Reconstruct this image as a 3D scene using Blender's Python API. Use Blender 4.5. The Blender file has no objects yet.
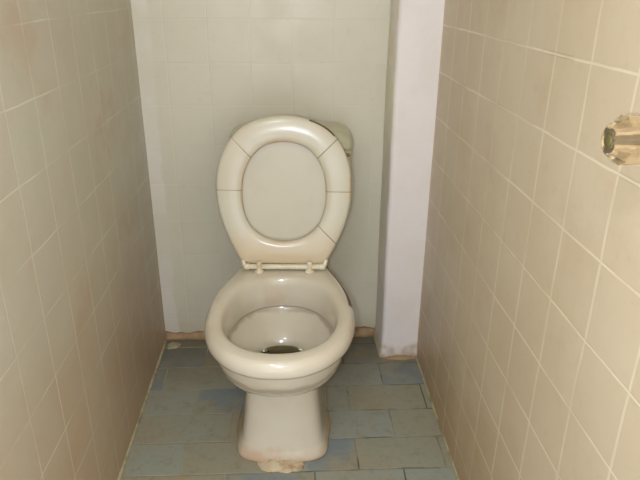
import bpy, bmesh, math, random
from mathutils import Vector, Matrix

sc = bpy.context.scene
COL = sc.collection
random.seed(4)

# ------------------------------------------------------------------ measures
CAM_H = 1.12
WL, WR, BACK, FRONT, CEIL = -0.4289, 0.4066, 1.8115, -0.45, 2.35
TILE = 0.1194


def lin(r, g, b):
    def f(c):
        c /= 255.0
        return c / 12.92 if c <= 0.04045 else ((c + 0.055) / 1.055) ** 2.4
    return (f(r), f(g), f(b), 1.0)


# ------------------------------------------------------------------ node helper
class NT:
    def __init__(self, name):
        self.m = bpy.data.materials.new(name)
        self.m.use_nodes = True
        self.t = self.m.node_tree
        self.b = self.t.nodes['Principled BSDF']
        self._pos = None

    def n(self, typ, **kw):
        nd = self.t.nodes.new(typ)
        for k, v in kw.items():
            setattr(nd, k, v)
        return nd

    def put(self, sock, v):
        if isinstance(v, bpy.types.NodeSocket):
            self.t.links.new(v, sock)
        else:
            sock.default_value = v

    def pos(self, obj=True):
        if self._pos is None:
            tc = self.n('ShaderNodeTexCoord')
            sep = self.n('ShaderNodeSeparateXYZ')
            self.t.links.new(tc.outputs['Object'], sep.inputs[0])
            self._pos = (tc.outputs['Object'], sep.outputs[0], sep.outputs[1], sep.outputs[2])
        return self._pos

    def math(self, op, a, b=0.0, c=0.0):
        nd = self.n('ShaderNodeMath', operation=op)
        self.put(nd.inputs[0], a)
        self.put(nd.inputs[1], b)
        self.put(nd.inputs[2], c)
        return nd.outputs[0]

    def noise(self, scale, detail=3.0, rough=0.5, vec=None, w=None):
        nd = self.n('ShaderNodeTexNoise')
        if w is not None:
            nd.noise_dimensions = '4D'
            nd.inputs['W'].default_value = w
        self.put(nd.inputs['Vector'], vec if vec is not None else self.pos()[0])
        nd.inputs['Scale'].default_value = scale
        nd.inputs['Detail'].default_value = detail
        nd.inputs['Roughness'].default_value = rough
        return nd.outputs['Fac']

    def ramp(self, v, a, b, lo=0.0, hi=1.0):
        nd = self.n('ShaderNodeMapRange', interpolation_type='SMOOTHSTEP')
        self.put(nd.inputs['Value'], v)
        nd.inputs['From Min'].default_value = a
        nd.inputs['From Max'].default_value = b
        nd.inputs['To Min'].default_value = lo
        nd.inputs['To Max'].default_value = hi
        return nd.outputs[0]

    def mix(self, f, a, b):
        nd = self.n('ShaderNodeMix', data_type='RGBA')
        self.put(nd.inputs[0], f)
        self.put(nd.inputs[6], a)
        self.put(nd.inputs[7], b)
        return nd.outputs[2]

    def comb(self, x, y, z):
        nd = self.n('ShaderNodeCombineXYZ')
        self.put(nd.inputs[0], x)
        self.put(nd.inputs[1], y)
        self.put(nd.inputs[2], z)
        return nd.outputs[0]

    def white(self, vec):
        nd = self.n('ShaderNodeTexWhiteNoise')
        self.put(nd.inputs['Vector'], vec)
        return nd.outputs['Value']

    def bump(self, h, dist, strength=1.0):
        nd = self.n('ShaderNodeBump')
        self.put(nd.inputs['Height'], h)
        nd.inputs['Distance'].default_value = dist
        nd.inputs['Strength'].default_value = strength
        self.put(self.b.inputs['Normal'], nd.outputs[0])

    def done(self, col, rough=0.4, **kw):
        self.put(self.b.inputs['Base Color'], col)
        self.put(self.b.inputs['Roughness'], rough)
        for k, v in kw.items():
            self.put(self.b.inputs[k.replace('_', ' ')], v)
        return self.m


def wall_tiles(name, axis, offu, offv, base, alt, dirt, grout, stain_h, grout_amt=1.0, strip=None, w=1.0, gw=0.0026, kh=1.0, kv=1.0):
    """stack-bond square tiles; axis 0 = x, 1 = y along the wall"""
    N = NT(name)
    P, X, Y, Z = N.pos()
    wob = N.math('MULTIPLY', N.math('SUBTRACT', N.noise(9, 2), 0.5), 0.006)
    U = N.math('ADD', X if axis == 0 else Y, wob)
    V = N.math('ADD', Z, wob)
    u = N.math('DIVIDE', N.math('SUBTRACT', U, offu), TILE)
    v = N.math('DIVIDE', N.math('SUBTRACT', V, offv), TILE)
    du = N.math('MULTIPLY', N.math('PINGPONG', u, 0.5), TILE)
    dv = N.math('MULTIPLY', N.math('PINGPONG', v, 0.5), TILE)
    d = N.math('MINIMUM', du, dv)
    g = N.math('MAXIMUM', N.math('MULTIPLY', N.ramp(du, gw * 0.35, gw * (1.5 if kv < 1 else 1.0), 1.0, 0.0), kv),
               N.math('MULTIPLY', N.ramp(dv, gw * 0.35, gw, 1.0, 0.0), N.ramp(N.noise(5, 2, w=w + 31), 0.42, 0.6, kh, 1.0)))
    cell = N.white(N.comb(N.math('FLOOR', u), N.math('FLOOR', v), w))
    big = N.noise(3.2, 4, 0.6, w=w)
    fine = N.noise(45, 4, 0.6, w=w + 3)
    c = N.mix(N.ramp(big, 0.35, 0.65), base, alt)
    c = N.mix(N.math('MULTIPLY', cell, 0.09), c, dirt)
    c = N.mix(N.ramp(fine, 0.52, 0.75, 0.0, 0.16), c, dirt)
    if axis == 1:
        c = N.mix(N.ramp(N.noise(6, 5, 0.65, w=w + 41), 0.52, 0.68, 0.0, 0.35 if w < 1.5 else 0.16), c, lin(184, 154, 128))
    # grime climbing up from the floor in ragged patches
    hgt = N.math('ADD', Z, N.math('MULTIPLY', N.math('SUBTRACT', N.noise(5.5, 5, 0.65, w=w + 7), 0.5), 0.9 * stain_h + 0.15))
    tint = N.ramp(hgt, -0.02, stain_h, 0.8, 0.0)
    c = N.mix(tint, c, dirt)
    if strip is not None:
        sx, scol = strip
        e = N.math('ADD', X, N.math('MULTIPLY', N.math('SUBTRACT', N.noise(14, 4), 0.5), 0.03))
        c = N.mix(N.math('MULTIPLY', N.ramp(e, sx - 0.006, sx + 0.004, 1.0, 0.0), N.ramp(N.noise(6, 3, w=21.0), 0.4, 0.6, 0.1, 0.45)), c, scol)
    vis = N.ramp(N.noise(6.5, 3, 0.6, w=w + 11), 0.34, 0.58, 0.3 * grout_amt, grout_amt)
    c = N.mix(N.math('MULTIPLY', g, vis), c, grout)
    # a hairline of dirt just beside some joints
    edge = N.math('MULTIPLY', N.ramp(dv, gw * 0.9, gw * 1.5, 1.0, 0.0), N.math('SUBTRACT', 1.0, g))
    c = N.mix(N.math('MULTIPLY', edge, N.ramp(N.noise(7, 2, w=w + 15), 0.52, 0.66, 0.0, 0.4 * grout_amt * kh)), c, lin(120, 102, 82))
    h = N.math('SUBTRACT', N.math('MULTIPLY', fine, 0.12), g)
    N.bump(h, 0.0006, 0.5)
    r = N.ramp(N.noise(18, 3, w=w + 5), 0.3, 0.7, 0.28 if axis == 0 else 0.36, 0.46)
    return N.done(c, r, Specular_IOR_Level=0.35)


M = {}
M['wl'] = wall_tiles('left wall tile', 1, 0.5854, CAM_H - 0.0609, lin(194, 192, 177), lin(189, 184, 167), lin(190, 160, 126), lin(222, 217, 201), 0.75, 0.65, w=1.0, gw=0.0024, kh=0.25)  # grimy tile; side walls' differing light also put into their base colours
M['wr'] = wall_tiles('right wall tile', 1, 0.5854, CAM_H - 0.0938, lin(210, 196, 172), lin(205, 189, 162), lin(180, 152, 114), lin(234, 221, 197), 0.40, 0.85, w=2.0, gw=0.0028, kv=0.7)
M['wb'] = wall_tiles('back wall tile', 0, 0.012, CAM_H - 0.0897, lin(213, 207, 188), lin(208, 202, 182), lin(192, 178, 150), lin(222, 218, 202), 0.14, 0.15,
                     strip=(WL + 0.045, lin(226, 220, 214)), w=5.0)


def floor_mat():
    N = NT('floor slate tile')
    P, X, Y, Z = N.pos()
    wob = N.math('MULTIPLY', N.math('SUBTRACT', N.noise(8, 2), 0.5), 0.008)
    TL, TWd = 0.2222, 0.1155
    v = N.math('DIVIDE', N.math('SUBTRACT', N.math('ADD', Y, wob), 1.1755), TWd)
    row = N.math('FLOOR', v)
    odd = N.math('MODULO', N.math('ADD', row, 100.0), 2.0)      # row 1.1755..1.291 is even
    off = N.math('ADD', 0.165, N.math('MULTIPLY', odd, 0.111))
    u = N.math('DIVIDE', N.math('SUBTRACT', N.math('ADD', X, wob), off), TL)
    du = N.math('MULTIPLY', N.math('PINGPONG', u, 0.5), TL)
    dv = N.math('MULTIPLY', N.math('PINGPONG', v, 0.5), TWd)
    d = N.math('MINIMUM', du, dv)
    g = N.ramp(d, 0.0008, 0.0028, 1.0, 0.0)
    cell = N.white(N.comb(N.math('FLOOR', u), row, 3.0))
    cell2 = N.white(N.comb(N.math('FLOOR', u), row, 9.0))
    n1 = N.noise(5, 4, 0.6)
    c = N.mix(N.ramp(cell, 0.3, 0.95), lin(156, 154, 134), lin(154, 160, 150))
    c = N.mix(N.math('MULTIPLY', N.ramp(n1, 0.42, 0.62), N.ramp(cell2, 0.2, 0.8, 0.3, 0.9)), c, lin(164, 150, 124))
    c = N.mix(N.math('MULTIPLY', N.ramp(cell2, 0.62, 0.7), N.ramp(N.noise(9, 3, w=6.0), 0.4, 0.6)), c, lin(134, 144, 146))
    c = N.mix(N.ramp(N.noise(24, 4, 0.7, w=9.0), 0.5, 0.72, 0.0, 0.5), c, lin(132, 120, 94))
    c = N.mix(N.ramp(N.noise(60, 5, 0.7), 0.5, 0.75, 0.0, 0.3), c, lin(116, 110, 92))
    # floor colour turns dark brown towards the back wall, raggedly
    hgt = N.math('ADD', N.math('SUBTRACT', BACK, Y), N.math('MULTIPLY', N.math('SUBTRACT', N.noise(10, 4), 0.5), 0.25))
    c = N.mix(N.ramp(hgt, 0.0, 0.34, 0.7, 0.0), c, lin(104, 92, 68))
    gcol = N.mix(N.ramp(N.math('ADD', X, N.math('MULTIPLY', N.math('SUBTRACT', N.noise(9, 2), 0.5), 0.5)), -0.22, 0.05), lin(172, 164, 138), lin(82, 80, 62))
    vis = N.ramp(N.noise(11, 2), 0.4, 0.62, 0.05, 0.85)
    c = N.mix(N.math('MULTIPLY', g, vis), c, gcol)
    h = N.math('SUBTRACT', N.math('MULTIPLY', N.noise(50, 4), 0.4), g)
    N.bump(h, 0.0015, 0.6)
    return N.done(c, N.ramp(n1, 0.3, 0.7, 0.42, 0.6), Specular_IOR_Level=0.3)


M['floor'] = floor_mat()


def plain(name, col, alt=None, scale=12, rough=0.4, bump=0.0, **kw):
    N = NT(name)
    c = col
    n = N.noise(scale, 4, 0.6)
    if alt:
        c = N.mix(N.ramp(n, 0.42, 0.7), col, alt)
    if bump:
        N.bump(N.noise(scale * 4, 4), bump, 0.7)
    return N.done(c, rough, **kw)


M['ceiling'] = plain('ceiling paint', lin(225, 222, 210), lin(215, 211, 196), 5, 0.8)


def boxing_mat():
    N = NT('white painted boxing')
    P, X, Y, Z = N.pos()
    c = N.mix(N.ramp(N.noise(9, 4, 0.6), 0.4, 0.7), lin(233, 225, 222), lin(229, 220, 214))
    hgt = N.math('ADD', Z, N.math('MULTIPLY', N.math('SUBTRACT', N.noise(22, 4), 0.5), 0.10))
    c = N.mix(N.ramp(hgt, 0.0, 0.05, 0.75, 0.0), c, lin(158, 128, 82))
    # grubby left-hand return
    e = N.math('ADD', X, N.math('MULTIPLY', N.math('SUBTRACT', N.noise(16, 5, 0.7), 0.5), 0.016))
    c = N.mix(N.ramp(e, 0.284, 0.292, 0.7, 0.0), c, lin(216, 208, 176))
    N.bump(N.noise(40, 3), 0.001, 0.5)
    return N.done(c, 0.55, Specular_IOR_Level=0.3)


M['boxing'] = boxing_mat()
M['tint'] = plain('dark brown grime line', lin(92, 70, 52), lin(120, 92, 68), 30, 0.6)  # one dark brown colour for the deck-edge and seat-edge lines
M['mortar'] = plain('crumbling cement', lin(210, 196, 166), lin(182, 152, 114), 45, 0.9, 0.004)
M['pinkmortar'] = plain('stained cement fillet', lin(178, 148, 112), lin(140, 112, 78), 18, 0.8, 0.002)
M['bead'] = plain('pale grout bead', lin(186, 178, 146), lin(140, 128, 92), 14, 0.8, 0.001)


def ceramic(name, stain_lo=None, inside=False):
    N = NT(name)
    P, X, Y, Z = N.pos()
    c = N.mix(N.ramp(N.noise(7, 3), 0.4, 0.7), lin(214, 206, 188), lin(208, 198, 178))
    c = N.mix(N.ramp(N.noise(11, 4, 0.6, w=4.0), 0.55, 0.74, 0.0, 0.5), c, lin(206, 180, 158))
    if stain_lo:
        hgt = N.math('ADD', Z, N.math('MULTIPLY', N.math('SUBTRACT', N.noise(18, 4), 0.5), 0.09))
        c = N.mix(N.ramp(hgt, 0.0, 0.045, 0.7, 0.0), c, lin(196, 158, 124))
        b = N.math('ADD', Y, N.math('MULTIPLY', N.math('SUBTRACT', N.noise(14, 4), 0.5), 0.05))
        c = N.mix(N.ramp(b, 0.025, 0.070, 0.0, 0.8), c, lin(150, 128, 84))
    if inside:
        hgt = N.math('ADD', Z, N.math('MULTIPLY', N.math('SUBTRACT', N.noise(20, 4), 0.5), 0.03))
        c = N.mix(N.ramp(hgt, 0.220, 0.256, 0.8, 0.0), c, lin(176, 170, 140))
        c = N.mix(N.math('MULTIPLY', N.ramp(hgt, 0.298, 0.306), N.ramp(hgt, 0.312, 0.322, 0.4, 0.0)), c, lin(140, 118, 92))
    return N.done(c, 0.14, Specular_IOR_Level=0.5, Coat_Weight=0.3, Coat_Roughness=0.06)


M['ceramic'] = ceramic('aged cream porcelain')
M['ceramic_bowl'] = ceramic('aged cream porcelain bowl', inside=True)
M['ceramic_foot'] = ceramic('aged cream porcelain foot', stain_lo=True)


def seat_mat():
    N = NT('yellowed cream seat')
    P, X, Y, Z = N.pos()
    c = N.mix(N.ramp(N.noise(6, 3), 0.4, 0.7), lin(209, 203, 184), lin(205, 196, 175))
    zz = N.math('ADD', Z, N.math('MULTIPLY', N.math('SUBTRACT', N.noise(12, 4), 0.5), 0.16))
    c = N.mix(N.ramp(zz, 0.0, 0.13, 0.6, 0.0), c, lin(214, 188, 148))
    # eight moulded seams, some of them grubby
    dx = X
    dz = N.math('SUBTRACT', Z, 0.202)
    ang = N.math('DIVIDE', N.math('ARCTAN2', dz, dx), math.pi / 4)
    rad = N.math('SQRT', N.math('ADD', N.math('MULTIPLY', dx, dx), N.math('MULTIPLY', dz, dz)))
    dist = N.math('MULTIPLY', N.math('PINGPONG', N.math('ADD', ang, 0.0), 0.5), N.math('MULTIPLY', rad, math.pi / 4))
    s = N.ramp(dist, 0.0006, 0.0022, 1.0, 0.0)
    up = N.math('MULTIPLY', N.ramp(N.math('ABSOLUTE', dx), 0.05, 0.06), 1.0)
    s = N.math('MULTIPLY', s, up)
    s = N.math('MULTIPLY', s, N.ramp(N.noise(5, 2, w=2.0), 0.35, 0.6, 0.25, 0.85))
    s = N.math('MULTIPLY', s, N.math('SUBTRACT', 1.0, N.math('MULTIPLY', N.ramp(dx, -0.03, -0.02, 1.0, 0.0), N.ramp(dz, -0.03, -0.02, 1.0, 0.0))))
    c = N.mix(s, c, lin(140, 128, 102))
    el = N.math('SQRT', N.math('ADD', N.math('MULTIPLY', N.math('DIVIDE', dx, 0.111), N.math('DIVIDE', dx, 0.111)), N.math('MULTIPLY', N.math('DIVIDE', dz, 0.132), N.math('DIVIDE', dz, 0.132))))
    el = N.math('ADD', el, N.math('MULTIPLY', N.math('SUBTRACT', N.noise(20, 4), 0.5), 0.16))
    c = N.mix(N.math('MULTIPLY', N.ramp(el, 0.98, 1.09, 0.7, 0.0), N.ramp(N.noise(9, 2, w=8.0), 0.35, 0.6, 0.15, 1.0)), c, lin(206, 166, 134))
    # stained inner rim and right-hand edge
    e = N.math('ADD', X, N.math('MULTIPLY', N.math('SUBTRACT', N.noise(18, 4), 0.5), 0.02))
    c = N.mix(N.ramp(e, 0.168, 0.182, 0.0, 0.75), c, lin(178, 140, 92))
    N.bump(N.math('MULTIPLY', s, -1.0), 0.0012, 0.5)
    return N.done(c, 0.22, Specular_IOR_Level=0.5)


M['seat'] = seat_mat()
M['seat_rim'] = plain('seat inner edge', lin(216, 196, 162), lin(206, 172, 140), 14, 0.3)
M['lid'] = plain('cream lid plastic', lin(197, 189, 167), lin(192, 183, 160), 8, 0.3)
M['hinge'] = plain('ivory hinge plastic', lin(226, 218, 192), lin(212, 196, 164), 25, 0.3)
M['cistern'] = plain('greenish cream cistern', lin(196, 193, 165), lin(186, 182, 152), 10, 0.35)
M['spot'] = plain('brown spot', lin(150, 118, 78), lin(120, 92, 60), 60, 0.9, 0.002)
M['brass'] = plain('tarnished brass', lin(120, 116, 60), lin(90, 88, 42), 40, 0.45, Metallic=0.5)
M['dark'] = plain('verdigris screw', lin(94, 88, 46), lin(70, 66, 32), 80, 0.5)
N = NT('clear yellowed acrylic')
M['acrylic'] = N.done(lin(242, 222, 190), 0.06, Transmission_Weight=0.93, IOR=1.46)
N = NT('murky water')
M['water'] = N.done(lin(216, 208, 184), 0.03, Transmission_Weight=1.0, IOR=1.33)


# ------------------------------------------------------------------ mesh helpers
def link(name, bm, mat, parent=None, smooth=True, angle=None):
    bmesh.ops.recalc_face_normals(bm, faces=bm.faces)
    me = bpy.data.meshes.new(name)
    bm.to_mesh(me)
    bm.free()
    for p in me.polygons:
        p.use_smooth = smooth
    o = bpy.data.objects.new(name, me)
    COL.objects.link(o)
    for m_ in (mat if isinstance(mat, (list, tuple)) else [mat]):
        me.materials.append(m_)
    if parent:
        o.parent = parent
    if angle:
        md = o.modifiers.new('edge split', 'EDGE_SPLIT')
        md.split_angle = math.radians(angle)
    return o


def box(bm, x0, x1, y0, y1, z0, z1, bev=0.0, seg=2):
    r = bmesh.ops.create_cube(bm, size=1.0)
    for v in r['verts']:
        v.co = Vector(((x0 + x1) / 2 + v.co.x * (x1 - x0), (y0 + y1) / 2 + v.co.y * (y1 - y0), (z0 + z1) / 2 + v.co.z * (z1 - z0)))
    if bev:
        es = set()
        for v in r['verts']:
            es.update(v.link_edges)
        bmesh.ops.bevel(bm, geom=list(es), offset=bev, segments=seg, affect='EDGES', profile=0.5)


def struct(name, bm, mat, label=None, smooth=False):
    o = link(name, bm, mat, smooth=smooth)
    o['kind'] = 'structure'
    if label:
        o['label'] = label
    return o


def loft(bm, rings, close_first=True, close_last=True):
    vr = [[bm.verts.new(p) for p in r] for r in rings]
    n = len(vr[0])
    for a, b in zip(vr[:-1], vr[1:]):
        for i in range(n):
            j = (i + 1) % n
            bm.faces.new((a[i], a[j], b[j], b[i]))
    if close_first:
        bm.faces.new(vr[0][::-1])
    if close_last:
        bm.faces.new(vr[-1])
    return vr


def catmull(pts, k=10, closed=True):
    out = []
    n = len(pts)
    rng = range(n) if closed else range(n - 1)
    for i in rng:
        if closed:
            p0, p1, p2, p3 = pts[(i - 1) % n], pts[i], pts[(i + 1) % n], pts[(i + 2) % n]
        else:
            p0, p1, p2, p3 = pts[max(i - 1, 0)], pts[i], pts[i + 1], pts[min(i + 2, n - 1)]
        for s in range(k):
            t = s / k
            out.append(tuple(0.5 * ((2 * b) + (-a + c) * t + (2 * a - 5 * b + 4 * c - d) * t * t + (-a + 3 * b - 3 * c + d) * t ** 3)
                             for a, b, c, d in zip(p0, p1, p2, p3)))
    if not closed:
        out.append(tuple(pts[-1]))
    return out


NSEG = 96


def sym_outline(half, cy, n=NSEG, k=10):
    """half: (halfwidth, y) points from front to back, mirrored; resampled on n rays from (0, cy)"""
    right = list(half)
    left = [(-x, y) for x, y in reversed(right) if x > 1e-6]
    pts = catmull(right + left, k)
    res = []
    for i in range(n):
        th = 2 * math.pi * i / n - math.pi / 2
        dx, dy = math.cos(th), math.sin(th)
        best = None
        for a, b in zip(pts, pts[1:] + pts[:1]):
            ax, ay, bx, by = a[0], a[1] - cy, b[0], b[1] - cy
            ex, ey = bx - ax, by - ay
            den = dx * ey - dy * ex
            if abs(den) < 1e-12:
                continue
            t = (ax * ey - ay * ex) / den
            s = (ax * dy - ay * dx) / den
            if t > 0 and -1e-9 <= s <= 1 + 1e-9:
                if best is None or t > best:
                    best = t
        res.append((dx * best, cy + dy * best))
    return res


def offset(ol, d):
    """push an outline inward by d"""
    n = len(ol)
    out = []
    for i in range(n):
        a, b = Vector(ol[i - 1]), Vector(ol[(i + 1) % n])
        t = (b - a).normalized()
        out.append((ol[i][0] - t.y * d, ol[i][1] + t.x * d))
    return out


def lerp(a, b, t):
    return [(p[0] + (q[0] - p[0]) * t, p[1] + (q[1] - p[1]) * t) for p, q in zip(a, b)]


def at(ol, z):
    return [(x, y, z) for x, y in ol]


def empty(name, loc, rz=0.0):
    o = bpy.data.objects.new(name, None)
    COL.objects.link(o)
    o.location = loc
    o.rotation_euler = (0, 0, rz)
    o.empty_display_size = 0.1
    return o


def lathe(bm, prof, n, mat3=None, rot=0.0):
    """profile (r, h) turned about z, then mapped by mat3"""
    rings = []
    for r, h in prof:
        rings.append([(max(r, 1e-4) * math.cos(2 * math.pi * i / n + rot), max(r, 1e-4) * math.sin(2 * math.pi * i / n + rot), h) for i in range(n)])
    if mat3 is not None:
        rings = [[tuple(mat3 @ Vector(p)) for p in r] for r in rings]
    loft(bm, rings)


# ------------------------------------------------------------------ the room
T = 0.06
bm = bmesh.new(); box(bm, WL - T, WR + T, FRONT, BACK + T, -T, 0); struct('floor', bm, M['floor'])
bm = bmesh.new(); box(bm, WL - T, WR + T, FRONT, BACK + T, CEIL, CEIL + T); struct('ceiling', bm, M['ceiling'])
bm = bmesh.new(); box(bm, WL - T, WL, FRONT, BACK + T, 0, CEIL); struct('wall_left', bm, M['wl'])
bm = bmesh.new(); box(bm, WR, WR + T, FRONT, BACK + T, 0, CEIL); struct('wall_right', bm, M['wr'])
bm = bmesh.new(); box(bm, WL, WR, BACK, BACK + T, 0, CEIL); struct('wall_back', bm, M['wb'])

# painted pipe boxing in the back right corner, full height, slightly wavy plaster
bm = bmesh.new()
XC, YC = 0.2877, 1.6697
prof = [(WR, YC), (XC + 0.012, YC), (XC + 0.004, YC + 0.003), (XC, YC + 0.012), (XC, BACK), (WR, BACK)]
levels = [0.0, 0.006, 0.02, 0.04] + [0.1 + 0.125 * i for i in range(18)] + [CEIL]
rings = []
for z in levels:
    s = (0.0016 * math.sin(5 * z + 1) + 0.0008 * math.sin(13 * z)) if 0.02 < z < 2.3 else 0.0
    f = 0.004 * max(0.0, 1 - z / 0.03)
    rings.append([(x + (s - f if x < WR - 0.01 else 0), y + ((s * 0.5 - f) if y < BACK - 0.01 else 0), z) for x, y in prof])
loft(bm, rings)
o = struct('trim_1', bm, M['boxing'], 'white painted pipe boxing rising in the back right corner', smooth=True)
md = o.modifiers.new('split', 'EDGE_SPLIT'); md.split_angle = math.radians(50)


def fillet(name, p0, p1, inward, h, w, mat, n=40, rag=0.35, seed=1, label=None):
    rnd = random.Random(seed)
    p0, p1, inward = Vector(p0), Vector(p1), Vector(inward)
    bm = bmesh.new()
    rings = []
    ph = [rnd.uniform(0, 6) for _ in range(4)]
    for i in range(n + 1):
        t = i / n
        c = p0.lerp(p1, t)
        k = 1 + rag * (0.5 * math.sin(9 * t * 3 + ph[0]) + 0.3 * math.sin(31 * t + ph[1]) + 0.35 * rnd.uniform(-1, 1))
        hh, ww = h * k, w * k
        rings.append([tuple(c), tuple(c + Vector((0, 0, hh))), tuple(c + inward * ww * 0.35 + Vector((0, 0, hh * 0.8))),
                      tuple(c + inward * ww * 0.75 + Vector((0, 0, hh * 0.35))), tuple(c + inward * ww)])
    loft(bm, rings)
    return struct(name, bm, mat, label, smooth=True)


fillet('baseboard_back', (WL, BACK, 0), (XC, BACK, 0), (0, -1, 0), 0.026, 0.014, M['pinkmortar'], seed=3, label='stained cement fillet along the foot of the back wall')
fillet('baseboard_left', (WL, 0.3, 0), (WL, BACK - 0.015, 0), (1, 0, 0), 0.005, 0.0065, M['bead'], n=90, seed=5, label='pale grout bead along the foot of the left wall')
fillet('baseboard_right', (WR, 0.3, 0), (WR, YC - 0.002, 0), (-1, 0, 0), 0.004, 0.0045, M['bead'], n=90, seed=6, rag=0.6, label='thin broken grout bead along the foot of the right wall')
# crumbs of cement in the back left corner and at the foot of the boxing
def lump(name, cx, cy, rx, ry, h, mat, seed, parent=None, nr=7, na=28):
    rnd = random.Random(seed)
    ph = [rnd.uniform(0, 6.28) for _ in range(4)]
    bm = bmesh.new()
    rings = []
    for r in range(nr):
        t = r / (nr - 1)
        ring = []
        for i in range(na):
            a = 2 * math.pi * i / na
            k = 1 + 0.10 * math.sin(3 * a + ph[0]) + 0.08 * math.sin(5 * a + ph[1]) + 0.03 * math.sin(11 * a + ph[2]) + 0.03 * rnd.uniform(-1, 1)
            rr = (1 - t * 0.96) * k * (1 + 0.04 * rnd.uniform(-1, 1))
            z = h * (1 - (1 - t) ** 2.0) * (1 + 0.25 * math.sin(4 * a + ph[3] + 5 * t) * (1 - t) + 0.22 * rnd.uniform(-1, 1))
            ring.append((cx + rx * rr * math.cos(a), cy + ry * rr * math.sin(a), z if r else 0.0))
        rings.append(ring)
    loft(bm, rings)
    return link(name, bm, mat, parent)


o = lump('trim_2', WL + 0.032, BACK - 0.045, 0.022, 0.022, 0.005, M['bead'], 8)
o['kind'] = 'structure'; o['label'] = 'yellowish smear of cement in the back left floor corner'
o = lump('trim_3', XC + 0.06, YC - 0.006, 0.055, 0.014, 0.009, M['pinkmortar'], 9)
o['kind'] = 'structure'; o['label'] = 'dirty cement smear at the foot of the white boxing'

# ------------------------------------------------------------------ toilet
RX, RY = -0.0275, 1.245
toilet = empty('toilet', (RX, RY, 0), math.radians(-2.0))
toilet['label'] = 'cream porcelain pedestal toilet with its seat and lid raised against the back wall'
toilet['category'] = 'toilet'


def L(half):            # world y -> local y
    return [(x, y - RY) for x, y in half]


CY = 1.278 - RY
RIM_Z = 0.400
outer = sym_outline(L([(0, 1.052), (0.055, 1.060), (0.108, 1.092), (0.150, 1.148), (0.171, 1.21), (0.1765, 1.265), (0.175, 1.33), (0.164, 1.40), (0.145, 1.465),
                       (0.127, 1.52), (0.118, 1.57), (0.116, 1.615), (0.112, 1.635), (0.06, 1.64), (0, 1.64)]), CY)
inner = sym_outline(L([(0, 1.101), (0.05, 1.110), (0.095, 1.142), (0.125, 1.195), (0.1375, 1.265), (0.131, 1.335), (0.107, 1.40), (0.06, 1.445), (0, 1.458)]), CY)

# rim and rear deck
bm = bmesh.new()
rings = [at(offset(outer, 0.030), RIM_Z - 0.030), at(offset(outer, 0.010), RIM_Z - 0.040), at(offset(outer, 0.003), RIM_Z - 0.038), at(offset(outer, 0.0), RIM_Z - 0.031),
         at(offset(outer, -0.001), RIM_Z - 0.020), at(offset(outer, 0.001), RIM_Z - 0.010), at(offset(outer, 0.006), RIM_Z - 0.002), at(offset(outer, 0.0112), RIM_Z + 0.0014), at(offset(outer, 0.013), RIM_Z + 0.002)]
o1, i1 = offset(outer, 0.013), offset(inner, -0.009)
for t in (0.25, 0.5, 0.75):
    rings.append(at(lerp(o1, i1, t), RIM_Z + 0.002 + 0.0015 * math.sin(t * math.pi)))
rings += [at(i1, RIM_Z + 0.001), at(offset(inner, -0.004), RIM_Z - 0.0015), at(offset(inner, 0.0), RIM_Z - 0.007), at(offset(inner, 0.004), RIM_Z - 0.020),
          at(offset(inner, 0.008), RIM_Z - 0.040), at(offset(inner, 0.009), RIM_Z - 0.078), at(offset(inner, 0.006), RIM_Z - 0.083), at(offset(inner, 0.0), RIM_Z - 0.083),
          at(offset(inner, -0.003), RIM_Z - 0.076), at(offset(inner, -0.006), RIM_Z - 0.032)]
vr = loft(bm, rings, False, False)
n = NSEG
for i in range(n):
    j = (i + 1) % n
    bm.faces.new((vr[-1][i], vr[-1][j], vr[0][j], vr[0][i]))
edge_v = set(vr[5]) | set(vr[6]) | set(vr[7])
for f in bm.faces:       # dark brown line along the right-hand edge of the rear deck
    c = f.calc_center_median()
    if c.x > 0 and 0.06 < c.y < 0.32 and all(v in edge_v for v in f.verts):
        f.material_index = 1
link('rim', bm, [M['ceramic'], M['tint']], toilet)

# bowl: outside shell, inside basin
def egg(hw, yf, yb, nf=2.15, nb=2.3, cy=None):
    cyw = CY if cy is None else cy
    yf -= RY; yb -= RY
    out = []
    for i in range(NSEG):
        th = 2 * math.pi * i / NSEG - math.pi / 2
        c, s = math.cos(th), math.sin(th)
        b = (cyw - yf) if s < 0 else (yb - cyw)
        e = nf if s < 0 else nb
        r = ((abs(c) / hw) ** e + (abs(s) / b) ** e) ** (-1 / e)
        out.append((c * r, cyw + s * r))
    return out


bm = bmesh.new()
lip = offset(outer, 0.016)
shell = [(0.373, lip, 0), (0.362, offset(outer, 0.017), 0), (0.347, offset(outer, 0.0195), 0)]
E = [(0.330, 0.157, 1.077, 1.61), (0.300, 0.151, 1.088, 1.595), (0.276, 0.141, 1.111, 1.58), (0.256, 0.127, 1.141, 1.57), (0.243, 0.109, 1.176, 1.56), (0.236, 0.082, 1.238, 1.53), (0.20, 0.072, 1.25, 1.50), (0.15, 0.066, 1.255, 1.47)]
rings = [at(s[1], s[0]) for s in shell]
for k, (z, hw, yf, yb) in enumerate(E):
    t = [0.9, 1, 1, 1, 1, 1, 1, 1][k]
    rings.append(at(lerp(offset(outer, 0.024 + 0.01 * k), egg(hw, yf, yb), t), z))
rings = rings[::-1]
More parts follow.
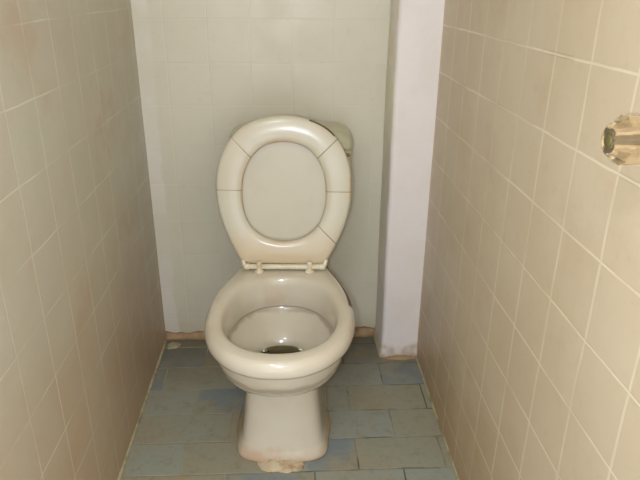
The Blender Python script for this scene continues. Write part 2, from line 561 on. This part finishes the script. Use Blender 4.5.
# inside
I = [(0.345, offset(inner, -0.004)), (0.316, offset(inner, -0.002)), (0.305, offset(inner, 0.004)), (0.293, egg(0.124, 1.125, 1.438, cy=1.285 - RY)), (0.282, egg(0.108, 1.152, 1.418, cy=1.29 - RY)),
     (0.268, egg(0.090, 1.195, 1.402, cy=1.30 - RY)), (0.258, egg(0.076, 1.243, 1.390, cy=1.315 - RY)), (0.24, egg(0.062, 1.262, 1.378, cy=1.32 - RY)), (0.20, egg(0.054, 1.275, 1.37, cy=1.325 - RY)), (0.17, egg(0.045, 1.29, 1.36, cy=1.325 - RY)), (0.16, egg(0.02, 1.31, 1.34, cy=1.325 - RY))]
rings += [at(offset(inner, -0.008), 0.368)] + [at(r, z) for z, r in I]
loft(bm, rings, True, True)
link('bowl', bm, M['ceramic_bowl'], toilet)

# water lying in the trap
bm = bmesh.new()
loft(bm, [at(egg(0.0535, 1.276, 1.369, cy=1.325 - RY), 0.202), at(egg(0.0615, 1.2625, 1.3775, cy=1.32 - RY), 0.24)])
w_ = link('water', bm, M['water'], toilet, smooth=False)
w_['label'] = 'murky grey-green water at the bottom of the bowl'

# pedestal
def ped(hw, yf, flare=0.0, back=1.62, tail=0.108):
    return sym_outline(L([(0, yf), (hw * 0.55, yf + 0.004), (hw * 0.86, yf + 0.018), (hw * 0.985, yf + 0.042), (hw * 1.02, yf + 0.08), (hw * 1.08 + flare, yf + 0.14),
                          (tail + flare, 1.42), (tail + flare, 1.5), (tail * 0.9 + flare, back - 0.03), (tail * 0.6, back), (0, back)]), 1.36 - RY)


bm = bmesh.new()
rings = []
for z, hw, yf, tl in [(0.0, 0.117, 1.206, 0.122), (0.006, 0.1185, 1.2045, 0.122), (0.014, 0.1165, 1.206, 0.121), (0.026, 0.109, 1.212, 0.118), (0.045, 0.1035, 1.217, 0.116), (0.09, 0.098, 1.222, 0.113), (0.14, 0.0935, 1.226, 0.110),
                      (0.19, 0.0895, 1.229, 0.107), (0.235, 0.0865, 1.231, 0.100), (0.252, 0.0855, 1.235, 0.094)]:
    o_ = ped(hw, yf, 0, tail=tl)
    rings.append(at(o_, z))
loft(bm, rings, True, False)      # the bowl sits in the open top
p_ = link('pedestal', bm, M['ceramic_foot'], toilet)

# cement bedding at the front of the foot
random.seed(11)
b_ = lump('cement_bedding', -0.002, 1.226 - RY, 0.078, 0.052, 0.014, M['mortar'], 15, toilet, nr=16, na=72)
b_['label'] = 'crumbling buff cement at the front foot of the pedestal'

# raised seat and lid, hinged at the rear deck
HY, HZ = 1.497 - RY, 0.424
LEAN = math.radians(10.5)
RT = Matrix.Translation((-0.001, HY, HZ - 0.006)) @ Matrix.Rotation(math.radians(0.8), 4, 'Y') @ Matrix.Rotation(-LEAN, 4, 'X')

ring_out = sym_outline([(0, 0.0), (0.08, 0.0), (0.112, 0.004), (0.124, 0.022), (0.141, 0.055), (0.160, 0.10), (0.1745, 0.15), (0.181, 0.20), (0.178, 0.25), (0.165, 0.295), (0.143, 0.336), (0.110, 0.369), (0.06, 0.391), (0, 0.399)], 0.198)
ring_in = sym_outline([(0, 0.066), (0.055, 0.078), (0.093, 0.113), (0.109, 0.16), (0.111, 0.205), (0.105, 0.247), (0.085, 0.290), (0.05, 0.320), (0, 0.330)], 0.198)


def vat(ol, y):          # outline (x, v) stood upright at depth y
    return [(x, y, v) for x, v in ol]


def to_hinge(bm):
    bmesh.ops.transform(bm, matrix=RT, verts=bm.verts)


# seat ring: front (its underside) faces the room
bm = bmesh.new()
rings = [vat(offset(ring_in, -0.004), 0.018), vat(offset(ring_in, 0), 0.013), vat(offset(ring_in, -0.0015), 0.006), vat(offset(ring_in, -0.006), 0.0015)]
a, b = offset(ring_in, -0.006), offset(ring_out, 0.010)
for t in (0.2, 0.4, 0.6, 0.8):
    rings.append(vat(lerp(a, b, t), 0.0015 - 0.003 * math.sin(t * math.pi)))
rings += [vat(b, 0.001), vat(offset(ring_out, 0.004), 0.0035), vat(offset(ring_out, 0.0), 0.010), vat(offset(ring_out, 0.001), 0.016), vat(offset(ring_out, 0.006), 0.020)]
vr = loft(bm, rings, False, False)
for i in range(NSEG):
    j = (i + 1) % NSEG
    bm.faces.new((vr[-1][i], vr[-1][j], vr[0][j], vr[0][i]))
for f in bm.faces:       # thin shadow line painted dark on the upper right edge of the ring
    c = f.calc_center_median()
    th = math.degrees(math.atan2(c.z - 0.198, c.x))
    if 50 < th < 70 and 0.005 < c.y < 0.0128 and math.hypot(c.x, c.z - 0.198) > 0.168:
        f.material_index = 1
seat = link('seat', bm, [M['seat'], M['tint']], toilet)
seat.matrix_local = RT
seat['label'] = 'raised cream seat ring with radial seams'

# lid behind the ring, slightly dished
bm = bmesh.new()
rings = [vat(offset(ring_out, 0.03), 0.0265)]
rings = []
for k in (0.05, 0.35, 0.7):
    rings.append(vat([(x * k, 0.198 + (v - 0.198) * k) for x, v in offset(ring_out, 0.012)], 0.0225 + 0.004 * (1 - k * k)))
rings += [vat(offset(ring_out, 0.012), 0.0222), vat(offset(ring_out, 0.003), 0.0225), vat(offset(ring_out, -0.001), 0.027), vat(offset(ring_out, 0.0), 0.033), vat(offset(ring_out, 0.006), 0.0365)]
for k in (0.75, 0.4, 0.05):
    rings.append(vat([(x * k, 0.198 + (v - 0.198) * k) for x, v in offset(ring_out, 0.012)], 0.0385 + 0.002 * (1 - k)))
loft(bm, rings)
lid = link('lid', bm, M['lid'], toilet)
lid.matrix_local = RT
lid['label'] = 'flat cream lid standing behind the raised seat ring'

# hinge bar with its two end barrels
def rod(bm, a, b, r, n=16, caps=(1.0, 1.0)):
    a, b = Vector(a), Vector(b)
    q = Vector((0, 0, 1)).rotation_difference((b - a).normalized()).to_matrix().to_4x4()
    ln = (b - a).length
    lathe(bm, [(r * 0.6, 0), (r * 0.9, r * 0.2), (r, r * 0.5), (r, ln - r * 0.5), (r * 0.9, ln - r * 0.2), (r * 0.6, ln)], n, Matrix.Translation(a) @ q)


bm = bmesh.new()
HX = 0.002
rod(bm, (HX - 0.107, HY - 0.004, HZ - 0.008), (HX + 0.107, HY - 0.004, HZ - 0.009), 0.0072)
for s in (-1, 1):
    rod(bm, (HX + s * 0.092, HY - 0.004, HZ - 0.008), (HX + s * 0.111, HY - 0.004, HZ - 0.008), 0.0088)
    rod(bm, (HX + s * 0.108, HY - 0.004, HZ - 0.008), (HX + s * 0.112, HY + 0.003, HZ + 0.010), 0.0055)
link('hinge_bar', bm, M['hinge'], toilet)
for s in (-1, 1):
    bm = bmesh.new()
    lathe(bm, [(0.0135, 0.0), (0.0135, 0.003), (0.0105, 0.006), (0.0058, 0.0085), (0.0052, 0.014), (0.007, 0.022), (0.0072, 0.028), (0.004, 0.031)], 20,
          Matrix.Translation((HX + s * 0.068, HY - 0.010, RIM_Z + 0.0025)))
    link('hinge_post', bm, M['hinge'], toilet)

# low cistern hung behind the seat
TX = 0.017
def slab(hw, y0, y1, n_=6.0):
    cy, b = (y0 + y1) / 2 - RY, (y1 - y0) / 2
    out = []
    for i in range(NSEG):
        th = 2 * math.pi * i / NSEG
        c, s = math.cos(th), math.sin(th)
        r = ((abs(c) / hw) ** n_ + (abs(s) / b) ** n_) ** (-1 / n_)
        out.append((TX + c * r, cy + s * r))
    return out


Y0, Y1 = 1.618, 1.800
bm = bmesh.new()
loft(bm, [at(slab(0.085, Y0 + 0.02, Y1 - 0.01), 0.4025), at(slab(0.105, Y0 + 0.010, Y1 - 0.006), 0.425), at(slab(0.125, Y0 + 0.006, Y1 - 0.004), 0.47), at(slab(0.150, Y0 + 0.004, Y1 - 0.003), 0.54),
          at(slab(0.166, Y0 + 0.003, Y1 - 0.002), 0.62), at(slab(0.172, Y0 + 0.003, Y1 - 0.002), 0.699), at(slab(0.15, Y0 + 0.012, Y1 - 0.01), 0.7005)])
cis = link('cistern', bm, M['cistern'], toilet)
cis['label'] = 'greenish cream cistern mostly hidden behind the raised seat'
bm = bmesh.new()
loft(bm, [at(slab(0.1665, Y0 + 0.004, Y1 - 0.003), 0.701), at(slab(0.1730, Y0 + 0.001, Y1), 0.703), at(slab(0.1745, Y0, Y1, 5), 0.711), at(slab(0.1735, Y0, Y1, 5), 0.721), at(slab(0.1695, Y0 + 0.001, Y1 - 0.001, 4.5), 0.733),
          at(slab(0.1605, Y0 + 0.004, Y1 - 0.003, 4), 0.743), at(slab(0.1475, Y0 + 0.010, Y1 - 0.008, 4), 0.7495), at(slab(0.1235, Y0 + 0.03, Y1 - 0.025, 4), 0.753), at(slab(0.03, Y0 + 0.07, Y1 - 0.07, 3), 0.755)])
clid = link('cistern_lid', bm, M['cistern'], cis)
clid['label'] = 'rounded cistern lid, its corner showing at the upper right of the seat'
c_ = lump('brown_spot', 0, 0, 0.007, 0.006, 0.002, M['spot'], 21, cis, nr=6, na=20)  # small raised brown spot below the cistern lid corner
c_.matrix_local = Matrix.Translation((TX + 0.157, Y0 - RY + 0.004, 0.692)) @ Matrix.Rotation(math.radians(90), 4, 'X')
c_['label'] = 'brown spot under the cistern lid corner'

# ------------------------------------------------------------------ tap knob on the right wall
KY, KZ = 0.612, 0.972
knob = empty('tap_knob', (WR + 0.001, KY, KZ))
knob['label'] = 'clear yellowed acrylic tap knob sticking out of the right wall'
knob['category'] = 'tap'
AX = Matrix.Rotation(math.radians(-90), 4, 'Y')      # local z -> -x (out of the wall)
bm = bmesh.new()
prof = [(0.010, 0.018), (0.0225, 0.019), (0.0245, 0.022), (0.0262, 0.034), (0.0268, 0.058), (0.0264, 0.061), (0.0165, 0.0725), (0.0155, 0.0735), (0.0085, 0.0735), (0.0080, 0.068), (0.0078, 0.030)]
lathe(bm, prof, 12, AX, rot=0.26)
h_ = link('handle', bm, M['acrylic'], knob, smooth=False)
h_['label'] = 'faceted clear acrylic handle'
bm = bmesh.new()
lathe(bm, [(0.006, 0.004), (0.006, 0.060), (0.0072, 0.061), (0.0072, 0.065), (0.005, 0.067)], 18, AX)
link('spindle', bm, M['brass'], knob)
bm = bmesh.new()
lathe(bm, [(0.0070, 0.0685), (0.0076, 0.069), (0.0076, 0.0735), (0.006, 0.0752), (0.001, 0.0755)], 18, AX)
s_ = link('screw_cap', bm, M['dark'], knob)
s_['label'] = 'dark green tarnished screw in the end of the knob'
bm = bmesh.new()
lathe(bm, [(0.030, 0.0), (0.030, 0.002), (0.026, 0.007), (0.012, 0.012), (0.011, 0.017), (0.006, 0.018)], 32, AX)
link('wall_flange', bm, M['brass'], knob)

# ------------------------------------------------------------------ light
def point(name, loc, energy, col, rad):
    l = bpy.data.lights.new(name, 'POINT')
    l.energy = energy
    l.color = col
    l.shadow_soft_size = rad
    o = bpy.data.objects.new(name, l)
    COL.objects.link(o)
    o.location = loc
    return o


point('camera_flash', (-0.05, -0.01, CAM_H - 0.012), 18, (0.95, 1.0, 1.08), 0.008)
point('fill_lamp', (-0.28, -0.15, 1.8), 9.5, (0.95, 1.0, 1.07), 0.05)  # unseen fill lamp added above and behind the camera to even the light

w = bpy.data.worlds.new('World')
sc.world = w
w.use_nodes = True
bg = w.node_tree.nodes['Background']
bg.inputs[0].default_value = (0.96, 1.0, 1.06, 1)
bg.inputs[1].default_value = 2.0

# ------------------------------------------------------------------ camera
cd = bpy.data.cameras.new('camera')
cam = bpy.data.objects.new('camera', cd)
COL.objects.link(cam)
cd.sensor_fit = 'HORIZONTAL'
cd.sensor_width = 36.0
cd.lens = 607.66 / 640 * 36.0
cd.clip_start = 0.02
pitch, yaw, roll = math.radians(22.765), math.radians(3.022), math.radians(0.45)
cam.matrix_world = Matrix.Translation((0, 0, CAM_H)) @ Matrix.Rotation(-yaw, 4, 'Z') @ Matrix.Rotation(math.pi / 2 - pitch, 4, 'X') @ Matrix.Rotation(roll, 4, 'Z')
sc.camera = cam

vs = sc.view_settings
vs.view_transform = 'Standard'
vs.look = 'None'
vs.gamma = 1.0
vs.use_curve_mapping = False
vs.exposure = 0.08
